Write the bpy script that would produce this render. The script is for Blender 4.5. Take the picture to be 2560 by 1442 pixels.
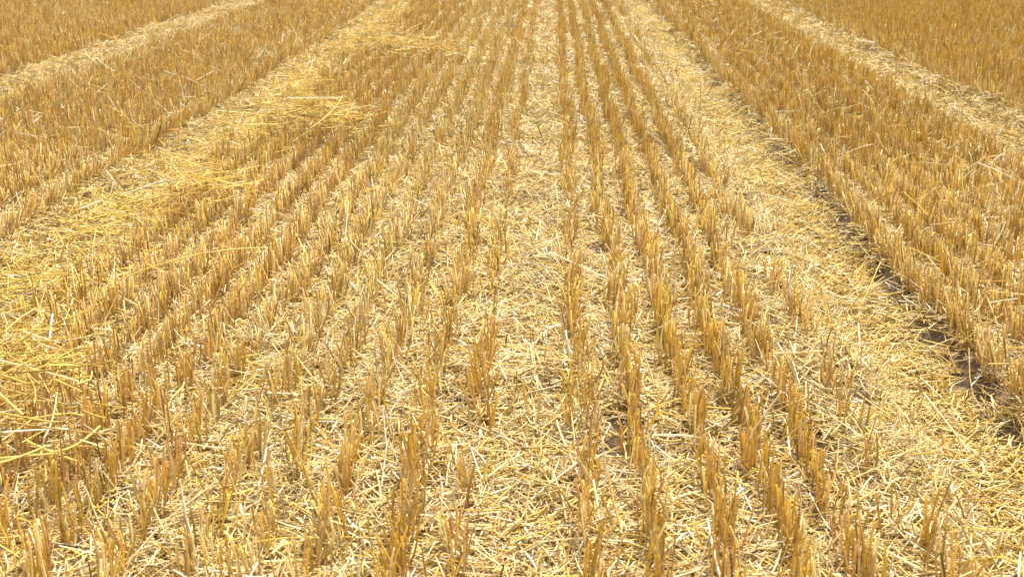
import bpy, math
import numpy as np

# ------------------------------------------------------------------ camera, sky, sun, exposure
scene = bpy.context.scene
for o in list(bpy.data.objects):
    bpy.data.objects.remove(o)
F_PX, CAM_H = 3000.0, 1.25
PITCH = math.atan(988 / F_PX)
YAW = math.atan(101 * math.cos(PITCH) / F_PX)

cam_data = bpy.data.cameras.new("camera")
cam = bpy.data.objects.new("camera", cam_data)
scene.collection.objects.link(cam)
cam.location = (0, 0, CAM_H)
cam.rotation_euler = (math.pi / 2 - PITCH, 0, YAW)
cam_data.sensor_width = 36.0
cam_data.lens = 36.0 * F_PX / 2560
cam_data.clip_start = 0.05
cam_data.clip_end = 2000
cam_data.dof.use_dof = True
cam_data.dof.focus_distance = 3.7
cam_data.dof.aperture_fstop = 9.0
scene.camera = cam

SUN_EL, SUN_AZ = math.radians(57), math.radians(24)       # azimuth from +Y towards +X
world = bpy.data.worlds.new("World")
scene.world = world
world.use_nodes = True
wn = world.node_tree.nodes
wl = world.node_tree.links
bg = wn["Background"]
sky = wn.new("ShaderNodeTexSky")
sky.sky_type = 'NISHITA'
sky.sun_disc = False
sky.sun_elevation = SUN_EL
sky.sun_rotation = SUN_AZ
sky.dust_density = 4.0
sky.air_density = 1.0
sky.ozone_density = 1.0
hs = wn.new("ShaderNodeHueSaturation")
hs.inputs["Saturation"].default_value = 0.08
wl.new(sky.outputs[0], hs.inputs["Color"])
tint = wn.new("ShaderNodeMixRGB")                 # the photograph is white-balanced warm
tint.blend_type = 'MULTIPLY'; tint.inputs[0].default_value = 1.0
tint.inputs[2].default_value = (1.08, 1.0, 0.80, 1)
wl.new(hs.outputs[0], tint.inputs[1])
wl.new(tint.outputs[0], bg.inputs[0])
bg.inputs[1].default_value = 0.115

sun_data = bpy.data.lights.new("sun", 'SUN')
sun_data.energy = 3.4
sun_data.angle = math.radians(3.5)
sun_data.color = (1.0, 0.945, 0.84)
sun = bpy.data.objects.new("sun", sun_data)
scene.collection.objects.link(sun)
sd = (math.sin(SUN_AZ) * math.cos(SUN_EL), math.cos(SUN_AZ) * math.cos(SUN_EL), math.sin(SUN_EL))
from mathutils import Vector
sun.rotation_euler = Vector(sd).to_track_quat('Z', 'Y').to_euler()
sun.location = (sd[0] * 30, sd[1] * 30, sd[2] * 30)

scene.view_settings.view_transform = 'Standard'
scene.view_settings.look = 'None'
scene.view_settings.gamma = 1.0
scene.view_settings.exposure = 1.04

# ------------------------------------------------------------------ helpers
rng = np.random.default_rng(7)


def lattice(ix, iy, seed):
    h = (ix.astype(np.int64) * 374761393 + iy.astype(np.int64) * 668265263 + seed * 1442695041) & 0xffffffff
    h = ((h ^ (h >> 13)) * 1274126177) & 0xffffffff
    return ((h ^ (h >> 16)) & 0xffffff) / float(0xffffff)


def vnoise(x, y, scale, seed=0):
    """smooth 0..1 value noise with cells of the given size"""
    x = np.asarray(x, float) / scale
    y = np.asarray(y, float) / scale
    ix, iy = np.floor(x), np.floor(y)
    fx, fy = x - ix, y - iy
    fx = fx * fx * (3 - 2 * fx)
    fy = fy * fy * (3 - 2 * fy)
    a = lattice(ix, iy, seed); b = lattice(ix + 1, iy, seed)
    c = lattice(ix, iy + 1, seed); d = lattice(ix + 1, iy + 1, seed)
    return (a * (1 - fx) + b * fx) * (1 - fy) + (c * (1 - fx) + d * fx) * fy


def sstep(a, b, x):
    t = np.clip((x - a) / (b - a), 0, 1)
    return t * t * (3 - 2 * t)


def box(x, a, b, w=0.05):
    return sstep(a - w, a + w, x) * (1 - sstep(b - w, b + w, x))


# wheel ruts: (far side of the wall, other side, depth, side the steep wall stands on)
def wobble(Y):
    return 0.05 * (vnoise(Y, Y * 0, 0.9, 5) - 0.5) + 0.03 * (vnoise(Y, Y * 0, 0.22, 6) - 0.5)


def ground_z(X, Y):
    X = np.asarray(X, float); Y = np.asarray(Y, float)
    w = wobble(Y)
    z = np.zeros_like(X)
    # right rut, wall at X = 1.2
    x = X + w
    z -= 0.065 * sstep(0.72, 1.02, x) * (1 - sstep(1.12, 1.22, x))
    z += 0.02 * box(x, 0.66, 0.76, 0.06)
    # far right rut
    z -= 0.06 * sstep(2.16, 2.26, x) * (1 - sstep(2.62, 2.74, x))
    # left rut, wall at X = -2.0
    z -= 0.045 * sstep(-2.04, -1.93, x) * (1 - sstep(-1.7, -1.5, x))
    # far left rut, wall at X = -3.75
    z -= 0.06 * sstep(-3.78, -3.68, x) * (1 - sstep(-3.5, -3.38, x))
    near = 1 - sstep(22, 40, Y)
    z += near * (0.035 * (vnoise(X, Y, 0.6, 1) - 0.5) + 0.022 * (vnoise(X, Y, 0.17, 2) - 0.5))
    z += 0.010 * near * (vnoise(X, Y, 0.06, 3) - 0.5)
    return z


# bare patches where the brown soil shows: x, y, radius x, radius y
BARE = [(0.17, 4.23, .05, .14), (0.32, 4.75, .05, .12), (0.77, 4.40, .05, .14), (0.80, 4.22, .07, .12),
        (0.80, 3.16, .06, .08), (0.81, 3.04, .07, .09), (0.80, 2.90, .05, .06), (-0.22, 2.83, .07, .035),
        (-0.29, 2.81, .05, .03), (0.18, 2.68, .045, .06), (0.17, 2.56, .05, .05), (0.05, 2.37, .03, .03),
        (0.04, 2.14, .03, .03), (0.63, 2.56, .05, .05), (0.60, 2.64, .05, .04), (0.76, 2.33, .045, .04),
        (0.79, 2.20, .05, .035), (-0.17, 2.68, .04, .04), (0.75, 3.72, .04, .10), (0.82, 5.04, .05, .15),
        (0.73, 5.41, .05, .15), (1.17, 2.74, .035, .10), (1.17, 3.12, .03, .09), (1.16, 3.45, .03, .07), (1.16, 4.0, .03, .1), (-1.83, 5.20, .07, .15), (-1.9, 6.0, .06, .2), (2.33, 9.18, .04, .2),
        (2.23, 6.19, .04, .14), (2.18, 5.89, .03, .12), (2.62, 8.26, .04, .16), (2.70, 10.4, .04, .2),
        (0.42, 3.82, .035, .07), (0.19, 3.32, .03, .05), (-1.86, 7.3, .06, .25), (-0.45, 3.6, .03, .05),
        (0.46, 4.9, .03, .1), (2.66, 7.1, .035, .12), (-1.78, 4.4, .06, .1)]


def bare(X, Y):
    """0..1, how much the soil is laid open"""
    b = np.zeros_like(X)
    d = 0.35 * (vnoise(X, Y, 0.035, 31) - 0.5) + 0.5 * (vnoise(X, Y, 0.09, 32) - 0.5)
    for x, y, rx, ry in BARE:
        q = ((X - x) / (rx * 1.15)) ** 2 + ((Y - y) / (ry * 1.25)) ** 2
        b = np.maximum(b, 1 - sstep(0.5, 1.2, q + d))
    # the scraped wall of the right rut
    x = X + wobble(Y)
    strip = box(x, 1.15, 1.215, 0.02) * sstep(0.32, 0.58, vnoise(X * 0.5, Y, 0.38, 33) * 0.6 + vnoise(X, Y, 0.11, 35) * 0.4)
    b = np.maximum(b, (0.95 - 0.35 * sstep(4.5, 8, Y)) * strip)
    strip = box(x, -2.05, -1.93, 0.03) * sstep(0.55, 0.8, vnoise(X, Y, 0.5, 34))
    return np.maximum(b, 0.25 * strip)


def half_width(Y, margin=1.1):
    return 0.45 * Y + margin


def in_view(X, Y, margin=1.1):
    c = -Y * math.tan(YAW)
    return np.abs(X - c) < half_width(Y, margin)


_cp, _sp, _cy, _sy = math.cos(PITCH), math.sin(PITCH), math.cos(YAW), math.sin(YAW)


def project(X, Y, Z):
    """where a point lands in the photograph; used only to choose which straws are big enough to be things"""
    dz = Z - CAM_H
    fwd = (-_sy * _cp) * X + (_cy * _cp) * Y - _sp * dz
    rgt = _cy * X + _sy * Y
    up = (-_sy * _sp) * X + (_cy * _sp) * Y + _cp * dz
    return 1280 + F_PX * rgt / fwd, 721 - F_PX * up / fwd, fwd


def tubes(P, D, L, R, bend, ts, nside, colA, colB, tipR=1.0, flat=1.0, node=None, nodecol=None, cap=False, basecol=None, kink=None):
    """straws as tubes: P start (n,3), D direction, L length, R radius, bend (n,3) sideways bow,
    ts ring positions (k,) or (n,k).  Returns verts, quads, colours."""
    n = len(P)
    ts = np.asarray(ts, float)
    if ts.ndim == 1:
        ts = np.broadcast_to(ts, (n, len(ts)))
    k = ts.shape[1]
    D = D / np.linalg.norm(D, axis=1, keepdims=True)
    ref = np.where(np.abs(D[:, 2:3]) > 0.8, np.array([[0., 1., 0.]]), np.array([[0., 0., 1.]]))
    U = np.cross(D, ref); U /= np.linalg.norm(U, axis=1, keepdims=True)
    V = np.cross(U, D)
    shp = 4 * ts * (1 - ts)
    if kink is not None:
        shp = np.where(kink[:, None], 1.6 * (1 - np.abs(2 * ts - 1)), shp)
    ctr = P[:, None, :] + D[:, None, :] * (ts * L[:, None])[..., None] + bend[:, None, :] * shp[..., None]
    rad = R[:, None] * (1 + (tipR - 1) * ts)
    if node is not None:
        rad = rad * (1 + 0.35 * node)
    ph = rng.uniform(0, 2 * np.pi, n)
    a = ph[:, None] * (1.0 if np.ndim(flat) == 0 and flat == 1.0 else 0.0) + np.arange(nside)[None, :] * 2 * np.pi / nside
    fl = np.broadcast_to(np.asarray(flat, float), (n,))
    ring = np.cos(a)[..., None] * U[:, None, :] + (np.sin(a) * fl[:, None])[..., None] * V[:, None, :]
    v = ctr[:, :, None, :] + rad[:, :, None, None] * ring[:, None, :, :]
    verts = v.reshape(-1, 3)
    c = colA[:, None, :] * (1 - ts[..., None]) + colB[:, None, :] * ts[..., None]
    if basecol is not None:
        w = np.clip(1 - ts / 0.35, 0, 1)[..., None]
        c = c * (1 - w) + basecol[:, None, :] * w
    if node is not None:
        c = c * (1 - node[..., None]) + nodecol[:, None, :] * node[..., None]
    cols = np.broadcast_to(c[:, :, None, :], (n, k, nside, 3)).reshape(-1, 3)
    base = (np.arange(n) * k * nside)[:, None, None]
    i = np.arange(k - 1)[None, :, None] * nside
    j = np.arange(nside)[None, None, :]
    j2 = (j + 1) % nside
    q = np.stack([base + i + j, base + i + j2, base + i + nside + j2, base + i + nside + j], -1).reshape(-1, 4)
    if cap:
        tip = base[:, 0, :] + (k - 1) * nside
        q2 = np.stack([tip, tip + 1, tip + 2, tip + 3 % nside if nside > 3 else tip + 2], -1).reshape(-1, 4)
        if nside == 4:
            q = np.concatenate([q, q2])
    return verts, q, cols


def join(parts):
    vs, qs, cs, off = [], [], [], 0
    for v, q, c in parts:
        vs.append(v); qs.append(q + off); cs.append(c); off += len(v)
    return np.concatenate(vs), np.concatenate(qs), np.concatenate(cs)


def mesh_from(name, v, q, c=None, mat=None, smooth=True):
    me = bpy.data.meshes.new(name)
    nv, nq = len(v), len(q)
    me.vertices.add(nv)
    me.vertices.foreach_set("co", v.astype(np.float32).ravel())
    me.loops.add(nq * 4)
    me.loops.foreach_set("vertex_index", q.astype(np.int32).ravel())
    me.polygons.add(nq)
    me.polygons.foreach_set("loop_start", np.arange(0, nq * 4, 4, dtype=np.int32))
    me.polygons.foreach_set("use_smooth", np.full(nq, smooth))
    if c is not None:
        at = me.color_attributes.new("tint", 'BYTE_COLOR', 'POINT')
        rgba = np.ones((nv, 4), np.float32)
        rgba[:, :3] = np.clip(c, 0, 1)
        at.data.foreach_set("color", rgba.ravel())
    me.update(calc_edges=True)
    if mat:
        me.materials.append(mat)
    return me


def link(name, me, parent=None, loc=None):
    o = bpy.data.objects.new(name, me)
    scene.collection.objects.link(o)
    if parent:
        o.parent = parent
    if loc is not None:
        o.location = loc
    return o


def tag(o, label=None, cat=None, group=None, kind=None):
    if label: o["label"] = label
    if cat: o["category"] = cat
    if group: o["group"] = group
    if kind: o["kind"] = kind
    return o


# ------------------------------------------------------------------ materials
def straw_material():
    m = bpy.data.materials.new("straw")
    m.use_nodes = True
    nt = m.node_tree; N = nt.nodes; Lk = nt.links
    p = N["Principled BSDF"]; out = N["Material Output"]
    at = N.new("ShaderNodeAttribute"); at.attribute_name = "tint"
    tc = N.new("ShaderNodeTexCoord")
    nz = N.new("ShaderNodeTexNoise"); nz.inputs["Scale"].default_value = 160; nz.inputs["Detail"].default_value = 2
    Lk.new(tc.outputs["Object"], nz.inputs["Vector"])
    mr = N.new("ShaderNodeMapRange")
    mr.inputs["From Min"].default_value = 0.3; mr.inputs["From Max"].default_value = 0.7
    mr.inputs["To Min"].default_value = 0.78; mr.inputs["To Max"].default_value = 1.12
    Lk.new(nz.outputs["Fac"], mr.inputs["Value"])
    vm = N.new("ShaderNodeVectorMath"); vm.operation = 'SCALE'
    Lk.new(at.outputs["Color"], vm.inputs[0]); Lk.new(mr.outputs[0], vm.inputs["Scale"])
    Lk.new(vm.outputs[0], p.inputs["Base Color"])
    p.inputs["Roughness"].default_value = 0.45
    p.inputs["Specular IOR Level"].default_value = 0.25
    tr = N.new("ShaderNodeBsdfTranslucent")
    Lk.new(vm.outputs[0], tr.inputs["Color"])
    mx = N.new("ShaderNodeMixShader"); mx.inputs[0].default_value = 0.16
    Lk.new(p.outputs[0], mx.inputs[1]); Lk.new(tr.outputs[0], mx.inputs[2])
    Lk.new(mx.outputs[0], out.inputs["Surface"])
    return m


def soil_material():
    m = bpy.data.materials.new("soil")
    m.use_nodes = True
    nt = m.node_tree; N = nt.nodes; Lk = nt.links
    p = N["Principled BSDF"]
    at = N.new("ShaderNodeAttribute"); at.attribute_name = "tint"     # red channel: how much fine chaff lies on it
    tc = N.new("ShaderNodeTexCoord")
    n1 = N.new("ShaderNodeTexNoise"); n1.inputs["Scale"].default_value = 26; n1.inputs["Roughness"].default_value = 0.7; n1.inputs["Detail"].default_value = 8
    Lk.new(tc.outputs["Object"], n1.inputs["Vector"])
    r1 = N.new("ShaderNodeValToRGB")
    r1.color_ramp.elements[0].position = 0.3; r1.color_ramp.elements[0].color = (0.05, 0.029, 0.018, 1)
    r1.color_ramp.elements[1].position = 0.7; r1.color_ramp.elements[1].color = (0.17, 0.105, 0.066, 1)
    Lk.new(n1.outputs["Fac"], r1.inputs[0])
    n2 = N.new("ShaderNodeTexNoise"); n2.inputs["Scale"].default_value = 220; n2.inputs["Detail"].default_value = 3
    n2.inputs["Distortion"].default_value = 1.5
    Lk.new(tc.outputs["Object"], n2.inputs["Vector"])
    r2 = N.new("ShaderNodeValToRGB")
    r2.color_ramp.elements[0].position = 0.3; r2.color_ramp.elements[0].color = (0.22, 0.14, 0.042, 1)
    r2.color_ramp.elements[1].position = 0.7; r2.color_ramp.elements[1].color = (0.56, 0.41, 0.16, 1)
    Lk.new(n2.outputs["Fac"], r2.inputs[0])
    sp = N.new("ShaderNodeSeparateColor"); Lk.new(at.outputs["Color"], sp.inputs[0])
    n3 = N.new("ShaderNodeTexNoise"); n3.inputs["Scale"].default_value = 90; n3.inputs["Detail"].default_value = 4
    Lk.new(tc.outputs["Object"], n3.inputs["Vector"])
    ad = N.new("ShaderNodeMath"); ad.operation = 'ADD'
    Lk.new(sp.outputs[0], ad.inputs[0]); Lk.new(n3.outputs["Fac"], ad.inputs[1])
    mr = N.new("ShaderNodeMapRange"); mr.inputs["From Min"].default_value = 0.85; mr.inputs["From Max"].default_value = 1.05
    Lk.new(ad.outputs[0], mr.inputs["Value"])
    mx = N.new("ShaderNodeMixRGB")
    Lk.new(mr.outputs[0], mx.inputs[0]); Lk.new(r1.outputs[0], mx.inputs[1]); Lk.new(r2.outputs[0], mx.inputs[2])
    Lk.new(mx.outputs[0], p.inputs["Base Color"])
    p.inputs["Roughness"].default_value = 0.9
    bp = N.new("ShaderNodeBump"); bp.inputs["Strength"].default_value = 1.0; bp.inputs["Distance"].default_value = 0.01
    Lk.new(n1.outputs["Fac"], bp.inputs["Height"]); Lk.new(bp.outputs[0], p.inputs["Normal"])
    return m


STRAW = straw_material()
SOIL = soil_material()

# albedos
CREAM = np.array([.88, .71, .42]); GOLD = np.array([.70, .495, .145]); YELLOW = np.array([.79, .60, .18])
TAN = np.array([.65, .47, .23]); PINK = np.array([.61, .41, .25]); AMBER = np.array([.57, .39, .085])
BROWN = np.array([.28, .155, .05]); WHITE = np.array([.92, .87, .74]); DARK = np.array([.10, .05, .02])
GREEN = np.array([.42, .42, .10])


def pick(n, pal, w, jit=0.23):
    pal = np.array(pal); w = np.array(w, float); w /= w.sum()
    c = pal[rng.choice(len(pal), n, p=w)]
    return c * (1 + rng.normal(0, jit, (n, 1))) * (1 + rng.normal(0, 0.03, (n, 3)))


# ------------------------------------------------------------------ ground: one sheet to the horizon
def build_ground():
    xs = np.concatenate([-np.geomspace(600, 9.2, 26), np.arange(-9, 9.001, 0.045), np.geomspace(9.2, 600, 26)])
    ys = np.concatenate([-np.geomspace(60, 1, 10), np.arange(-0.5, 1.2, 0.2), np.arange(1.2, 6, 0.03),
                         np.arange(6, 22, 0.06), np.geomspace(22.1, 900, 40)])
    X, Y = np.meshgrid(xs, ys)
    Z = ground_z(X, Y)
    v = np.stack([X, Y, Z], -1).reshape(-1, 3)
    w, h = len(xs), len(ys)
    i = (np.arange(h - 1)[:, None] * w + np.arange(w - 1)[None, :]).ravel()
    q = np.stack([i, i + 1, i + w + 1, i + w], -1)
    cover = (1 - bare(X, Y)) * 0.56 + 0.02
    cover = np.where(Y > 22, 0.6, cover).ravel()
    c = np.stack([cover] * 3, -1)
    g = link("ground", mesh_from("ground", v, q, c, SOIL))
    tag(g, kind="structure")


build_ground()

# ------------------------------------------------------------------ drilled stubble
ROW0, PITCH_X = 0.086, 0.128


def row_weight(k):
    """density of stalks, palette index, lean amount in each drilled row"""
    if k >= 6 and k <= 8: return 0.0
    table = {0: .75, 1: 1.3, 2: 1.6, 3: 1.5, 4: 1.25, 5: .5, -1: .06, -2: .5, -3: .95, -4: .9, -5: .8, -6: .85,
             -7: 1.2, -8: 1.25, -9: 1.3, -10: 1.25, -11: 1.15, -12: .9, -13: .4, -14: 0, -15: 0, -16: 0}
    if k in table: return table[k]
    X = ROW0 + k * PITCH_X
    if 2.14 < X < 2.72: return 0.10
    if -3.76 < X < -3.36: return 0.03
    return 1.75


rows = []
for k in range(-92, 92):
    w = row_weight(k)
    if w <= 0: continue
    xk = ROW0 + k * PITCH_X
    if 1.12 < xk < 1.24: xk = 1.235
    if -2.1 < xk < -1.95: xk = -2.06
    y = 1.25
    step = 0.052
    m = int((24 - y) / step)
    Y = y + np.arange(m) * step + rng.normal(0, 0.016, m)
    X = np.full(m, xk) + rng.normal(0, 0.008, m) + 0.018 * (vnoise(Y, Y * 0 + k * 3.3, 0.8, 9) - 0.5) * 2
    keep = in_view(X, Y, 1.2)
    # gaps: patchy emergence
    gap = vnoise(X * 3, Y, 0.25, 11) * 0.6 + vnoise(X * 3, Y, 0.09, 12) * 0.4
    prob = np.clip(w * (0.6 + 0.9 * gap), 0, 1)
    if k in (-2, -3, -1): prob *= np.where(Y < 3.2, 1.0, 0.9)
    if k == 5: prob = np.where(vnoise(Y, Y * 0, 0.5, 14) > 0.45, 0.7, 0.15)
    keep &= rng.random(m) < prob
    X, Y = X[keep], Y[keep]
    mean = 5.8 * min(1.4, 0.55 + 0.5 * w)
    ns = np.clip(rng.poisson(mean, len(X)), 2, 11)
    for a, b, n_ in zip(X, Y, ns):
        rows.append((a, b, k, n_))
T = np.array(rows)
TX, TY, TK, TN = T[:, 0], T[:, 1], T[:, 2].astype(int), T[:, 3].astype(int)
# stalks: expand
idx = np.repeat(np.arange(len(T)), TN)
ns = len(idx)
sx = TX[idx] + rng.normal(0, 0.0105, ns)
sy = TY[idx] + rng.normal(0, 0.026, ns)
sk = TK[idx]
wild = (sk >= -7) & (sk <= -4)          # the blond, pushed-over rows
weak = (sk == -1) | (sk == -2) | (sk == 5) | (sk == 0) | (sk == -3)
band = (sx > 1.15) | (sx < -1.95)
tuft_lean = rng.normal(0, 0.055, (len(T), 2))
amp = np.where(wild, 0.10, np.where(weak, 0.13, 0.05))
lx = tuft_lean[idx, 0] * np.where(wild | weak, 2.0, 1) + rng.normal(0, 1, ns) * amp
ly = tuft_lean[idx, 1] * 1.2 + rng.normal(0, 1, ns) * amp
edgeL = (sx < -1.98) & (sx > -2.2)
lx += np.where(edgeL, np.abs(rng.normal(0.16, 0.2, ns)), 0)
edgeR = (sx > 1.18) & (sx < 1.36)
lx += np.where(edgeR, -np.abs(rng.normal(0.03, 0.13, ns)), 0)
edge2 = (sx > 2.68) & (sx < 2.85) | (sx > -3.36) & (sx < -3.2)
lx += np.where(edge2, rng.normal(0, 0.25, ns), 0)
fallen = rng.random(ns) < np.where(wild | weak, 0.07, 0.03)
lx = np.where(fallen, rng.normal(0, 0.7, ns), lx)
ly = np.where(fallen, rng.normal(0, 0.5, ns), ly)
SD = np.stack([lx, ly, np.ones(ns)], -1)
SL = np.clip(rng.normal(0.114, 0.016, ns), 0.06, 0.185) * np.where(rng.random(ns) < 0.12, rng.uniform(0.45, 0.8, ns), 1)
SL *= 0.9 + 0.2 * vnoise(sx, sy, 0.5, 21)
SR = np.clip(rng.normal(0.00205, 0.00045, ns), 0.0011, 0.0032)
SP = np.stack([sx, sy, ground_z(sx, sy) - 0.01], -1)
SL = SL + 0.01
SB = rng.normal(0, 1, (ns, 3)) * np.array([0.0045, 0.0045, 0]) * np.where(rng.random(ns) < 0.15, 3.0, 1.0)[:, None]
S_GOLD = np.array([.73, .51, .115]); S_AMBER = np.array([.61, .405, .072]); S_TAN = np.array([.66, .455, .18]); S_PINK = np.array([.64, .42, .20])
# colour of each stalk by zone; patches of pinkish leaf sheath in the left band, amber in the right one
u = rng.random(ns)
zone = vnoise(sx * 1.0, sy * 0.25, 0.35, 41)
colA = pick(ns, [S_GOLD, S_AMBER, S_TAN, CREAM], [.42, .27, .16, .15])
tanw = pick(ns, [S_TAN, S_PINK, CREAM], [.55, .33, .12])
colA = np.where(((sx > 1.15) & (rng.random(ns) < 0.22))[:, None], pick(ns, [S_AMBER], [1]), colA)
lightw = pick(ns, [CREAM, YELLOW, TAN], [.5, .3, .2])
pt = np.where(sx < -1.9, 0.35 + 0.5 * (zone - 0.4), np.where(sx < -0.7, 0.42, np.where(sx > 1.1, 0.14, 0.16)))
colA = np.where((u < pt)[:, None], tanw, colA)
pl = np.where(wild, 0.62, np.where(edgeR | edgeL | edge2, 0.35, 0.05))
pl = np.where((sk < -17) & (zone > 0.62), 0.32, pl)
colA = np.where((rng.random(ns) < pl)[:, None], lightw, colA)
SC = colA
SCB = SC * rng.uniform(0.95, 1.25, (ns, 1))
SBASE = SC * 0.6 + BROWN * 0.4
SBROWN = rng.random(ns) < 0.07
SC = np.where(SBROWN[:, None], BROWN * 1.3, SC)

# the 300 tufts that show largest
zt = ground_z(TX, TY)
bx, by, bd = project(TX, TY, zt)
tx_, ty_, td_ = project(TX, TY, zt + 0.13)
vis = (bx > 10) & (bx < 2550) & (ty_ < 1400) & (TN >= 3)
order = np.argsort(np.where(vis, bd, 1e9))[:300]
is_thing = np.zeros(len(T), bool); is_thing[order] = True


def stalk_geo(sel, detail):
    n = sel.sum() if sel.dtype == bool else len(sel)
    P, D, L, R, B, c0, c1, cb = SP[sel], SD[sel], SL[sel], SR[sel], SB[sel], SC[sel], SCB[sel], SBASE[sel]
    if detail == 2:
        tn = rng.uniform(0.35, 0.8, n)
        z0 = np.zeros(n)
        ts = np.stack([z0, z0 + 0.12, tn - 0.1, tn - 0.018, tn, tn + 0.018, np.minimum(tn + 0.14, 0.98), z0 + 1], 1)
        nd = np.zeros_like(ts)
        has = rng.random(n) < 0.75
        nd[:, 4] = np.where(has, 0.8, 0)
        nd[:, 3] = nd[:, 5] = np.where(has, 0.15, 0)
        return tubes(P, D, L, R, B, ts, 6, c0, c1, 0.95, node=nd, nodecol=np.tile(DARK * 1.6, (n, 1)), basecol=cb)
    if detail == 1:
        tn = rng.uniform(0.35, 0.8, n)
        z0 = np.zeros(n)
        ts = np.stack([z0, z0 + .3, tn, np.minimum(tn + 0.05, .95), z0 + 1], 1)
        nd = np.zeros_like(ts); nd[:, 2] = np.where(rng.random(n) < 0.5, 0.55, 0)
        return tubes(P, D, L, R, B, ts, 4, c0, c1, 0.95, node=nd, nodecol=np.tile(DARK * 2, (n, 1)), basecol=cb, cap=True)
    return tubes(P, D, L, R * 1.08, B, [0, 0.35, 1], 3, c0, c1, 1.0, basecol=cb)


def sheath_geo(P, D, L, seed_n, colour):
    """dry leaf sheaths: thin flat tapering ribbons that bow away from a stalk"""
    n = len(P)
    B = rng.normal(0, 1, (n, 3)) * np.array([0.012, 0.012, 0.004])
    return tubes(P, D, L, rng.uniform(0.0022, 0.0042, n), B, [0, .25, .5, .75, 1], 4, colour, colour * 1.1, 0.35, flat=0.14)


def sheaths_for(sel_idx, frac):
    pickd = sel_idx[rng.random(len(sel_idx)) < frac]
    n = len(pickd)
    if n == 0: return None
    P = SP[pickd] + np.stack([rng.normal(0, .003, n), rng.normal(0, .003, n), rng.uniform(0, .05, n)], -1)
    D = SD[pickd] + rng.normal(0, 0.16, (n, 3)) * np.array([1, 1, 0])
    return sheath_geo(P, D, rng.uniform(0.05, 0.12, n), n, pick(n, [TAN, PINK, CREAM], [.4, .4, .2]))


# everything beyond the individual tufts is one stuff object
rest = np.where(~is_thing[idx])[0]
dist = sy[rest]
parts = [stalk_geo(rest[dist < 5.5], 1), stalk_geo(rest[dist >= 5.5], 0)]
s = sheaths_for(rest[dist < 9], 0.42)
parts.append(sheaths_for(rest[dist >= 9], 0.3))
parts.append(s)
v, q, c = join(parts)
o = link("stubble", mesh_from("stubble", v, q, c, STRAW))
tag(o, "golden drilled rows of cut wheat stubble running to the far field edge", "stubble", kind="stuff")

ORD = ["zeroth", "first", "second", "third", "fourth", "fifth", "sixth", "seventh", "eighth", "ninth", "tenth", "eleventh",
       "twelfth", "thirteenth", "fourteenth", "fifteenth", "sixteenth", "seventeenth", "eighteenth", "nineteenth",
       "twentieth"] + ["twenty-" + a for a in ("first second third fourth fifth sixth seventh eighth ninth".split())] + \
      ["thirtieth"] + ["thirty-" + a for a in ("first second third fourth fifth sixth seventh eighth ninth".split())]
NUM = "zero one two three four five six seven eight nine ten eleven twelve".split()


def row_name(k):
    if k == -1: return "bare pale strip"
    if k >= 0: return ORD[k + 1] + " row right of bare strip"
    return ORD[-1 - k] + " row left of bare strip"


tuft_label_pos = {}
things = np.where(is_thing)[0]
starts = np.concatenate([[0], np.cumsum(TN)])
for k in sorted(set(TK[things])):
    mem = [t for t in things if TK[t] == k]
    mem.sort(key=lambda t: TY[t])
    for r, t in enumerate(mem):
        st = np.arange(starts[t], starts[t + 1])
        root = bpy.data.objects.new("stubble_tuft", None)
        root.empty_display_size = 0.02
        scene.collection.objects.link(root)
        loc = np.array([TX[t], TY[t], zt[t]])
        root.location = loc
        lean = np.abs(SD[st, :2]).mean()
        br = SC[st].mean()
        look = "splayed" if lean > 0.22 else ("leaning" if lean > 0.13 else "upright")
        tuft_label_pos[t] = (r + 1, k)
        tag(root, f"{look} {NUM[len(st)]}-stalk tuft, {ORD[r + 1]} from front in {row_name(k)}", "stubble tuft",
            "wheat stubble tufts in the nearest rows")
        for s_ in st:
            vv, qq, cc = stalk_geo(np.array([s_]), 2)
            link("stalk", mesh_from("stalk", vv - loc, qq, cc, STRAW), root)
        if rng.random() < 0.75:
            for q_ in range(min(len(st), 2)):
                g = sheaths_for(st[q_:q_ + 1], 1.1)
                link("leaf_sheath", mesh_from("leaf_sheath", g[0] - loc, g[1], g[2], STRAW), root)

# ------------------------------------------------------------------ straw litter
LOBES = [(-1.17, 9.64, .30, .35), (-0.98, 9.15, .28, .22), (-1.42, 6.34, .22, .5), (-1.2, 6.25, .22, .22), (-1.55, 4.70, .20, .28),
         (-1.42, 4.60, .18, .15), (-1.7, 3.55, .16, .2), (-1.2, 2.6, .17, .16), (-1.12, 2.35, .12, .12), (-1.38, 2.85, .14, .15), (-1.25, 2.25, .2, .2),
         (-1.62, 12.2, .2, .6), (-1.6, 10.3, .2, .5), (-1.62, 8.0, .16, .5), (-1.45, 14.5, .3, .6)]


def heap(X, Y):
    h = np.zeros_like(X)
    for x, y, rx, ry in LOBES:
        h = np.maximum(h, np.exp(-(((X - x) / rx) ** 2 + ((Y - y) / ry) ** 2)))
    return h


def scatter(x0, x1, y0, y1, density):
    n = int((x1 - x0) * (y1 - y0) * density)
    return rng.uniform(x0, x1, n), rng.uniform(y0, y1, n)


def litter_density(X, Y):
    d = np.ones_like(X)
    d = np.where((X > 1.22) & (X < 2.14) | (X > 2.72), 0.62, d)
    d = np.where((X < -2.02) & (X > -3.36) | (X < -3.76), 0.62, d)
    d *= 0.55 + 0.75 * vnoise(X, Y, 0.12, 51)
    d *= 0.7 + 0.55 * vnoise(X, Y, 0.35, 53)
    d *= 1 - 0.88 * bare(X, Y)
    return d


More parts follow.
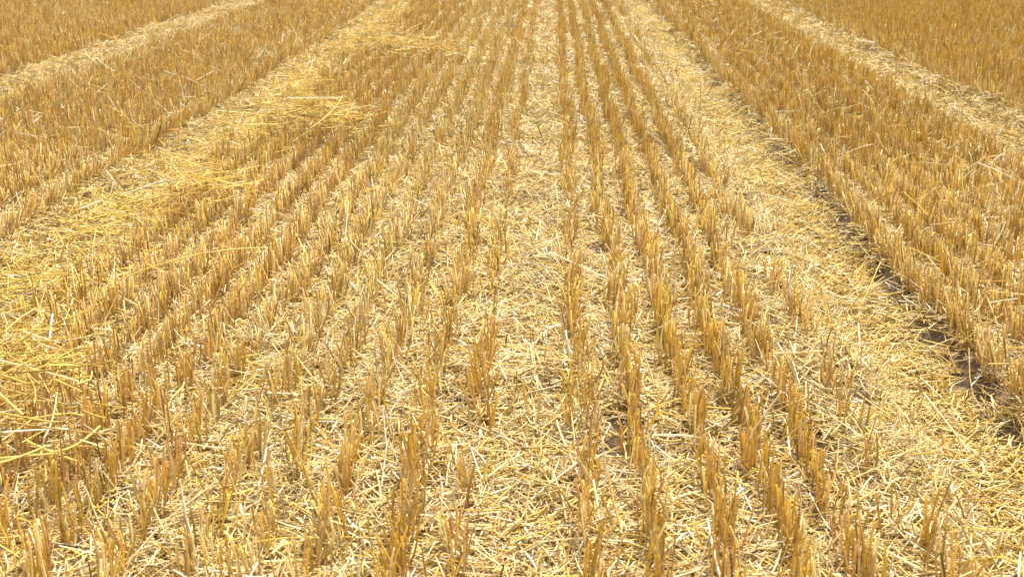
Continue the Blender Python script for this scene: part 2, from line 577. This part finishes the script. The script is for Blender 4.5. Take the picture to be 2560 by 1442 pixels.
def litter_layer(y0, y1, dens, lmean, rmean, segs, sides, tilt=0.14, thick=0.022):
    out = []
    W_ = 0.45 * y1 + 1.3
    X, Y = scatter(-W_ - 0.3, W_, y0, y1, dens)
    keep = in_view(X, Y, 1.0) & (rng.random(len(X)) < litter_density(X, Y) / 1.3)
    X, Y = X[keep], Y[keep]
    n = len(X)
    th = rng.uniform(0, 2 * np.pi, n)
    rut = box(X, 0.95, 1.15, .04)
    th = np.where(rng.random(n) < 0.4 * rut, rng.normal(0.5, 0.35, n), th)
    tl = rng.normal(0, tilt, n)
    up = rng.random(n) < 0.035 + 0.05 * box(X, -0.85, -0.25, .05)
    pale = box(X, 0.74, 0.93, .03)
    up |= rng.random(n) < 0.10 * pale
    tl = np.where(up, rng.uniform(0.3, 1.25, n), tl)
    D = np.stack([np.cos(th) * np.cos(tl), np.sin(th) * np.cos(tl), np.sin(tl)], -1)
    L = np.clip(rng.lognormal(math.log(lmean), 0.5, n), 0.012, 0.26)
    R = np.clip(rng.normal(rmean, rmean * 0.28, n), rmean * 0.4, rmean * 1.8)
    Z = ground_z(X, Y) + rng.uniform(0.001, 1, n) * thick * (0.6 + 0.8 * vnoise(X, Y, 0.2, 52)) + np.abs(np.sin(tl)) * L * 0.5
    P = np.stack([X, Y, Z], -1) - D * L[:, None] * 0.5
    B = rng.normal(0, 1, (n, 3)) * np.array([1, 1, 0.3]) * (L * 0.045)[:, None]
    ca = pick(n, [CREAM, GOLD, YELLOW, WHITE, TAN, AMBER, BROWN], [.46, .17, .10, .09, .12, .04, .02])
    cy = pick(n, [CREAM, GOLD, YELLOW, WHITE, AMBER], [.22, .30, .36, .03, .09])
    yl = np.clip(box(X, 0.93, 1.2, .05) + box(X, -2.0, -1.3, .1) + 0.7 * box(X, 2.2, 2.7, .05), 0, 1)
    ca = np.where((rng.random(n) < 0.75 * yl)[:, None], cy, ca)
    lp = pick(n, [CREAM, WHITE, YELLOW], [.6, .1, .3])
    ca = np.where((rng.random(n) < 0.5 * pale)[:, None], lp, ca)
    cb = ca * rng.uniform(0.85, 1.12, (n, 1))
    flat = np.where(rng.random(n) < 0.35, 0.25, 0.85)
    return tubes(P, D, L, R, B, np.linspace(0, 1, segs + 1), sides, ca, cb, 0.9, flat=flat)


print("litter")
parts = [
    litter_layer(1.2, 3.4, 14000, 0.050, 0.00185, 2, 4, 0.2, 0.032),
    litter_layer(1.2, 3.4, 15000, 0.026, 0.0011, 1, 3, 0.3, 0.024),
    litter_layer(3.4, 5.6, 11000, 0.052, 0.0020, 1, 4, 0.2, 0.032),
    litter_layer(3.4, 5.6, 8000, 0.028, 0.0013, 1, 3, 0.3, 0.024),
    litter_layer(5.6, 9.0, 8500, 0.056, 0.0023, 1, 3, 0.2, 0.032),
    litter_layer(9.0, 20.0, 3800, 0.068, 0.0032, 1, 3, 0.2, 0.035),
]
v, q, c = join(parts)

o = link("straw_litter", mesh_from("straw_litter", v, q, c, STRAW))
tag(o, "mat of chopped pale and golden straw covering the soil between the stubble rows", "straw litter", kind="stuff")

# ------------------------------------------------------------------ long loose straws: the swath on the left and stray ones everywhere
n_sw = 24000
X = rng.uniform(-2.0, -0.5, n_sw); Y = 1.3 + 16.7 * rng.random(n_sw) ** 1.0
path = -1.70 + 0.14 * (vnoise(Y, Y * 0, 0.9, 61) - 0.5) + 0.12 * (1 - sstep(2.0, 3.6, Y))
h = heap(X, Y)
pr = (np.exp(-((X - path) / 0.155) ** 2) * 0.45 + 0.85 * h) * (0.45 + 1.1 * sstep(0.3, 0.7, vnoise(X, Y, 0.16, 63))) * (0.35 + 0.9 * sstep(0.25, 0.6, vnoise(X, Y, 0.34, 67))) * (0.7 + 0.3 * sstep(2.5, 5.5, Y))
keep = rng.random(n_sw) < pr
keep &= (X > -1.97) | (rng.random(n_sw) < 0.1)
X, Y, h = X[keep], Y[keep], h[keep]
n = len(X)
th = rng.normal(0.1, 0.7, n) + 1.2 * (vnoise(X, Y, 0.3, 64) - 0.5) + np.where(rng.random(n) < 0.3, rng.uniform(0, 3.1, n), 0)
tl = rng.normal(0, 0.2, n)
L = np.clip(rng.lognormal(math.log(0.12), 0.5, n), 0.04, 0.36)
onstub = X > -1.5
Z = ground_z(X, Y) + 0.015 + rng.random(n) ** 1.0 * (0.03 + 0.13 * h) * (0.6 + 0.8 * vnoise(X, Y, 0.2, 66)) + np.where(onstub, 0.03 + 0.07 * h, 0)
SWn = n
# stray long straws
m = 5200
X2 = rng.uniform(-8, 8, m * 3); Y2 = rng.uniform(1.3, 17, m * 3)
k2 = in_view(X2, Y2, 0.8)
X2, Y2 = X2[k2], Y2[k2]
m = len(X2)
inband = ((X2 > 1.2) & (X2 < 2.15)) | (X2 < -2.05) & (X2 > -3.3)
th2 = rng.uniform(0, 6.28, m); tl2 = np.where(inband, rng.normal(0, 0.7, m), rng.normal(0, 0.13, m))
L2 = np.clip(rng.lognormal(math.log(0.10), 0.4, m), 0.05, 0.3)
Z2 = ground_z(X2, Y2) + np.where(inband, rng.uniform(0.03, 0.115, m), rng.uniform(0.02, 0.045, m))
X = np.concatenate([X, X2]); Y = np.concatenate([Y, Y2]); Z = np.concatenate([Z, Z2])
th = np.concatenate([th, th2]); tl = np.concatenate([tl, tl2]); L = np.concatenate([L, L2])
n = len(X)
cs = pick(SWn, [YELLOW, CREAM, GOLD, WHITE, GREEN], [.55, .14, .26, .03, .02])
c2 = pick(m, [CREAM, WHITE, YELLOW, GOLD], [.42, .2, .2, .18])
LC = np.concatenate([cs, c2])
LR = np.clip(rng.normal(0.0021, 0.0004, n), 0.001, 0.0032)
Z = Z + np.abs(np.sin(tl)) * L * 0.25
LD = np.stack([np.cos(th) * np.cos(tl), np.sin(th) * np.cos(tl), np.sin(tl)], -1)
LP = np.stack([X, Y, Z], -1) - LD * L[:, None] / 2
LB = rng.normal(0, 1, (n, 3)) * np.array([1, 1, .5]) * (L * np.where(rng.random(n) < 0.3, 0.09, 0.022))[:, None]
kind = np.zeros(n, int)
# a few straws one can point at in the photograph: x0,y0,z0, x1,y1,z1, radius, colour, label
SPECIAL = [
    ((-1.30, 3.42, .13), (-0.93, 3.74, .15), .0026, YELLOW, (0, -.02, .03), "very long arched golden straw resting on top of the left stubble rows"),
    ((-1.14, 2.17, .03), (-1.03, 2.10, .02), .0042, WHITE, (0, 0, 0), "thick white straw at the lower left edge of the picture"),
    ((0.09, 2.45, .03), (0.24, 2.60, .03), .0030, CREAM, (.01, 0, .01), "long pale bundle straw between first and second rows right of bare strip"),
    ((-0.55, 2.55, .03), (-0.40, 2.42, .02), .0032, WHITE, (0, 0, .004), "bright white broken straw across the sixth row left of bare strip"),
    ((-0.05, 3.0, .04), (0.16, 2.93, .04), .0028, CREAM, (0, .01, .0), "long cream straw lying level across the bare strip"),
    ((1.02, 2.62, .03), (0.96, 2.86, .10), .0028, CREAM, (0, 0, 0), "pale straw propped up against the scraped soil wall at the right"),
]
xm, ym, dm = project(X, Y, Z)
size = L / dm
okv = (xm > 30) & (xm < 2530) & (ym > 20) & (ym < 1400) & (Z > ground_z(X, Y) + 0.018)
sel = np.argsort(np.where(okv, -size, 0))[:280]
mask = np.zeros(n, bool); mask[sel] = True
rest = ~mask
v, q, c = tubes(LP[rest], LD[rest], L[rest], LR[rest], LB[rest], [0, .25, .5, .75, 1], 4, LC[rest], LC[rest] * 1.05, .85, kink=rng.random(rest.sum()) < 0.4)
o = link("scattered_straw", mesh_from("scattered_straw", v, q, c, STRAW))
tag(o, "long yellow straws of the threshed swath and strays lying over the field", "loose straw", kind="stuff")

used = {}


def straw_thing(P, D, Ln, R, B, col, label):
    a = np.array
    loc = a(P) + a(D) * Ln / 2
    nd = np.zeros((1, 9)); nd[0, 5] = 0.5
    vv, qq, cc = tubes(a([P]), a([D]), a([Ln]), a([R]), a([B]), a([[0, .15, .3, .45, .55, .57, .7, .85, 1]]), 6, a([col]), a([col]) * 1.06, .85,
                       node=nd, nodecol=a([BROWN]))
    o = link("loose_straw", mesh_from("loose_straw", vv - loc, qq, cc, STRAW), loc=loc)
    tag(o, label, "straw", "long loose straws lying on the stubble")


def near_tuft(x, y):
    d = (TX[things] - x) ** 2 + (TY[things] - y) ** 2
    i = int(np.argmin(d))
    return things[i], math.sqrt(d[i])


def colour_word(c):
    lum = c.mean(); sat = c[2] / c[0]
    if sat > .68: return "white"
    if sat > .38: return "cream"
    if c[1] / c[0] > .9: return "greenish"
    return "golden" if c[1] / c[0] < .69 else "yellow"


entries = []
for i in sel:
    t, d = near_tuft(X[i], Y[i])
    if d < 0.12:
        r, k = tuft_label_pos[t]
        where = f"by tuft {r} of {row_name(k)}" if False else f"by {ORD[r]} tuft in {row_name(k)}"
    else:
        hx, hy = xm[i], ym[i]
        where = None
    entries.append((i, where))
# straws away from the individual tufts: ranked along the track or swath they lie in
zones = {}
final = {}
for i, where in entries:
    if where is None:
        x = X[i]
        zn = ("on the scraped wheel track at the right" if x > 0.75 else
              "on the long straw swath at the left" if x < -1.35 else
              "left of the bare strip" if x < 0 else "right of the bare strip")
        zones.setdefault(zn, []).append(i)
    else:
        final.setdefault(where, []).append(i)
for zn, mem in zones.items():
    mem.sort(key=lambda i: Y[i])
    words = {}
    for i in mem:
        key = colour_word(LC[i]) + (" bent" if np.linalg.norm(LB[i]) > 0.07 * L[i] else " straight")
        words.setdefault(key, []).append(i)
    for key, ms in words.items():
        for r, i in enumerate(ms):
            rank = ORD[r + 1] if r + 1 < len(ORD) else f"{r + 1}th"
            straw_thing(LP[i], LD[i], L[i], LR[i], LB[i], LC[i], f"{rank} nearest {key} straw lying {zn}")
for where, mem in final.items():
    mem.sort(key=lambda i: -L[i])
    names = [""] if len(mem) == 1 else (["longer ", "shorter "] if len(mem) == 2 else ["longest ", "middle "] + ["short "] * 9)
    seen = set()
    for j, i in enumerate(mem):
        cw = colour_word(LC[i])
        lab = f"{names[j]}{cw} straw {where}"
        if lab in seen: lab = f"{ORD[j + 1]} longest {cw} straw {where}"
        seen.add(lab)
        straw_thing(LP[i], LD[i], L[i], LR[i], LB[i], LC[i], lab)
for a, b, R, col, B, lab in SPECIAL:
    a = np.array(a, float); b = np.array(b, float)
    a[2] += ground_z(a[0], a[1]); b[2] += ground_z(b[0], b[1])
    Ln = np.linalg.norm(b - a)
    straw_thing(a, (b - a) / Ln, Ln, R, np.array(B, float), col, lab)

# ------------------------------------------------------------------ soil clods and a dead leaf
CLOD_MAT = bpy.data.materials.new("dry_clod")
CLOD_MAT.use_nodes = True
_n = CLOD_MAT.node_tree.nodes; _l = CLOD_MAT.node_tree.links
_p = _n["Principled BSDF"]; _p.inputs["Roughness"].default_value = 0.95
_t = _n.new("ShaderNodeTexNoise"); _t.inputs["Scale"].default_value = 60; _t.inputs["Detail"].default_value = 8
_r = _n.new("ShaderNodeValToRGB")
_r.color_ramp.elements[0].position = .3; _r.color_ramp.elements[0].color = (.05, .031, .022, 1)
_r.color_ramp.elements[1].position = .7; _r.color_ramp.elements[1].color = (.16, .11, .08, 1)
_c = _n.new("ShaderNodeTexCoord"); _l.new(_c.outputs["Object"], _t.inputs["Vector"])
_l.new(_t.outputs["Fac"], _r.inputs[0]); _l.new(_r.outputs[0], _p.inputs["Base Color"])
_b = _n.new("ShaderNodeBump"); _b.inputs["Distance"].default_value = .006
_l.new(_t.outputs["Fac"], _b.inputs["Height"]); _l.new(_b.outputs[0], _p.inputs["Normal"])


def clod(x, y, sx_, sy_, sz_, label, seed):
    nu, nv = 28, 16
    th = np.linspace(0, 2 * np.pi, nu, endpoint=False); ph = np.linspace(0.05, np.pi - 0.05, nv)
    A, Bb = np.meshgrid(th, ph)
    d = np.stack([np.cos(A) * np.sin(Bb), np.sin(A) * np.sin(Bb), np.cos(Bb)], -1)
    r = 1 + 0.7 * (vnoise(d[..., 0] + d[..., 2] * .7, d[..., 1] + d[..., 2] * .4, .6, seed) - .5) + \
        0.45 * (vnoise(d[..., 0] - d[..., 2], d[..., 1] + d[..., 2], .22, seed + 1) - .5) + 0.2 * (lattice(np.round(d[..., 0] * 9), np.round(d[..., 1] * 9 + d[..., 2] * 5), seed) - .5)
    v = (d * r[..., None] * np.array([sx_, sy_, sz_])).reshape(-1, 3)
    i = (np.arange(nv - 1)[:, None] * nu + np.arange(nu)[None, :])
    i2 = (np.arange(nv - 1)[:, None] * nu + (np.arange(nu)[None, :] + 1) % nu)
    q = np.stack([i, i + nu, i2 + nu, i2], -1).reshape(-1, 4)
    top = [np.array([[0, nu - 1, nu // 2, nu // 2 - 1]])]
    o = link("soil_clod", mesh_from("soil_clod", v, q, None, CLOD_MAT), loc=(x, y, float(ground_z(x, y)) + sz_ * 0.55))
    tag(o, label, "soil clod", "clods of earth in the bare patches")


clod(0.775, 2.27, .026, .014, .013, "pinkish grey clod lying in straw near the lower right corner", 3)
clod(0.745, 2.30, .010, .010, .012, "small dark clod touching the left end of the lower right pinkish clod", 4)
clod(0.815, 3.15, .036, .02, .014, "widest pale brown clod in the bare patch left of the right wheel track", 8)
clod(0.78, 3.02, .028, .02, .014, "flat dark clod just below the widest pale brown clod", 12)
clod(0.62, 2.57, .03, .018, .012, "grey clod half under straw behind the fifth row right of bare strip", 16)
clod(0.80, 4.22, .022, .018, .010, "dark cracked clod in the farther bare patch beside the right wheel track", 21)
clod(-0.25, 2.83, .045, .018, .010, "dark flat clod in the bare hollow among rows left of bare strip", 37)
clod(-0.84, 2.73, .02, .012, .010, "small grey clod among stubble in the lower left quarter", 41)

# dry brown leaf
lv = []
m_ = 9
for i in range(m_):
    t = i / (m_ - 1)
    w = 0.008 * math.sin(math.pi * min(1, t * .93 + .05))
    z = 0.012 * math.sin(t * 2.6)
    lv += [(-w, t * 0.035, z + .004), (0, t * 0.035, z), (w, t * 0.035, z + .005)]
lq = []
for i in range(m_ - 1):
    for j in range(2):
        b = i * 3 + j
        lq.append((b, b + 1, b + 4, b + 3))
lv = np.array(lv); lq = np.array(lq)
o = link("dry_leaf", mesh_from("dry_leaf", lv, lq, np.tile(np.array([.24, .10, .04]), (len(lv), 1)), STRAW), loc=(-0.83, 2.47, float(ground_z(-.83, 2.47)) + 0.045))
o.rotation_euler = (0.5, 0.2, 1.2)
md = o.modifiers.new("thickness", 'SOLIDIFY'); md.thickness = 0.0006
tag(o, "small reddish brown curled dry leaf in the litter at lower left", "dry leaf")
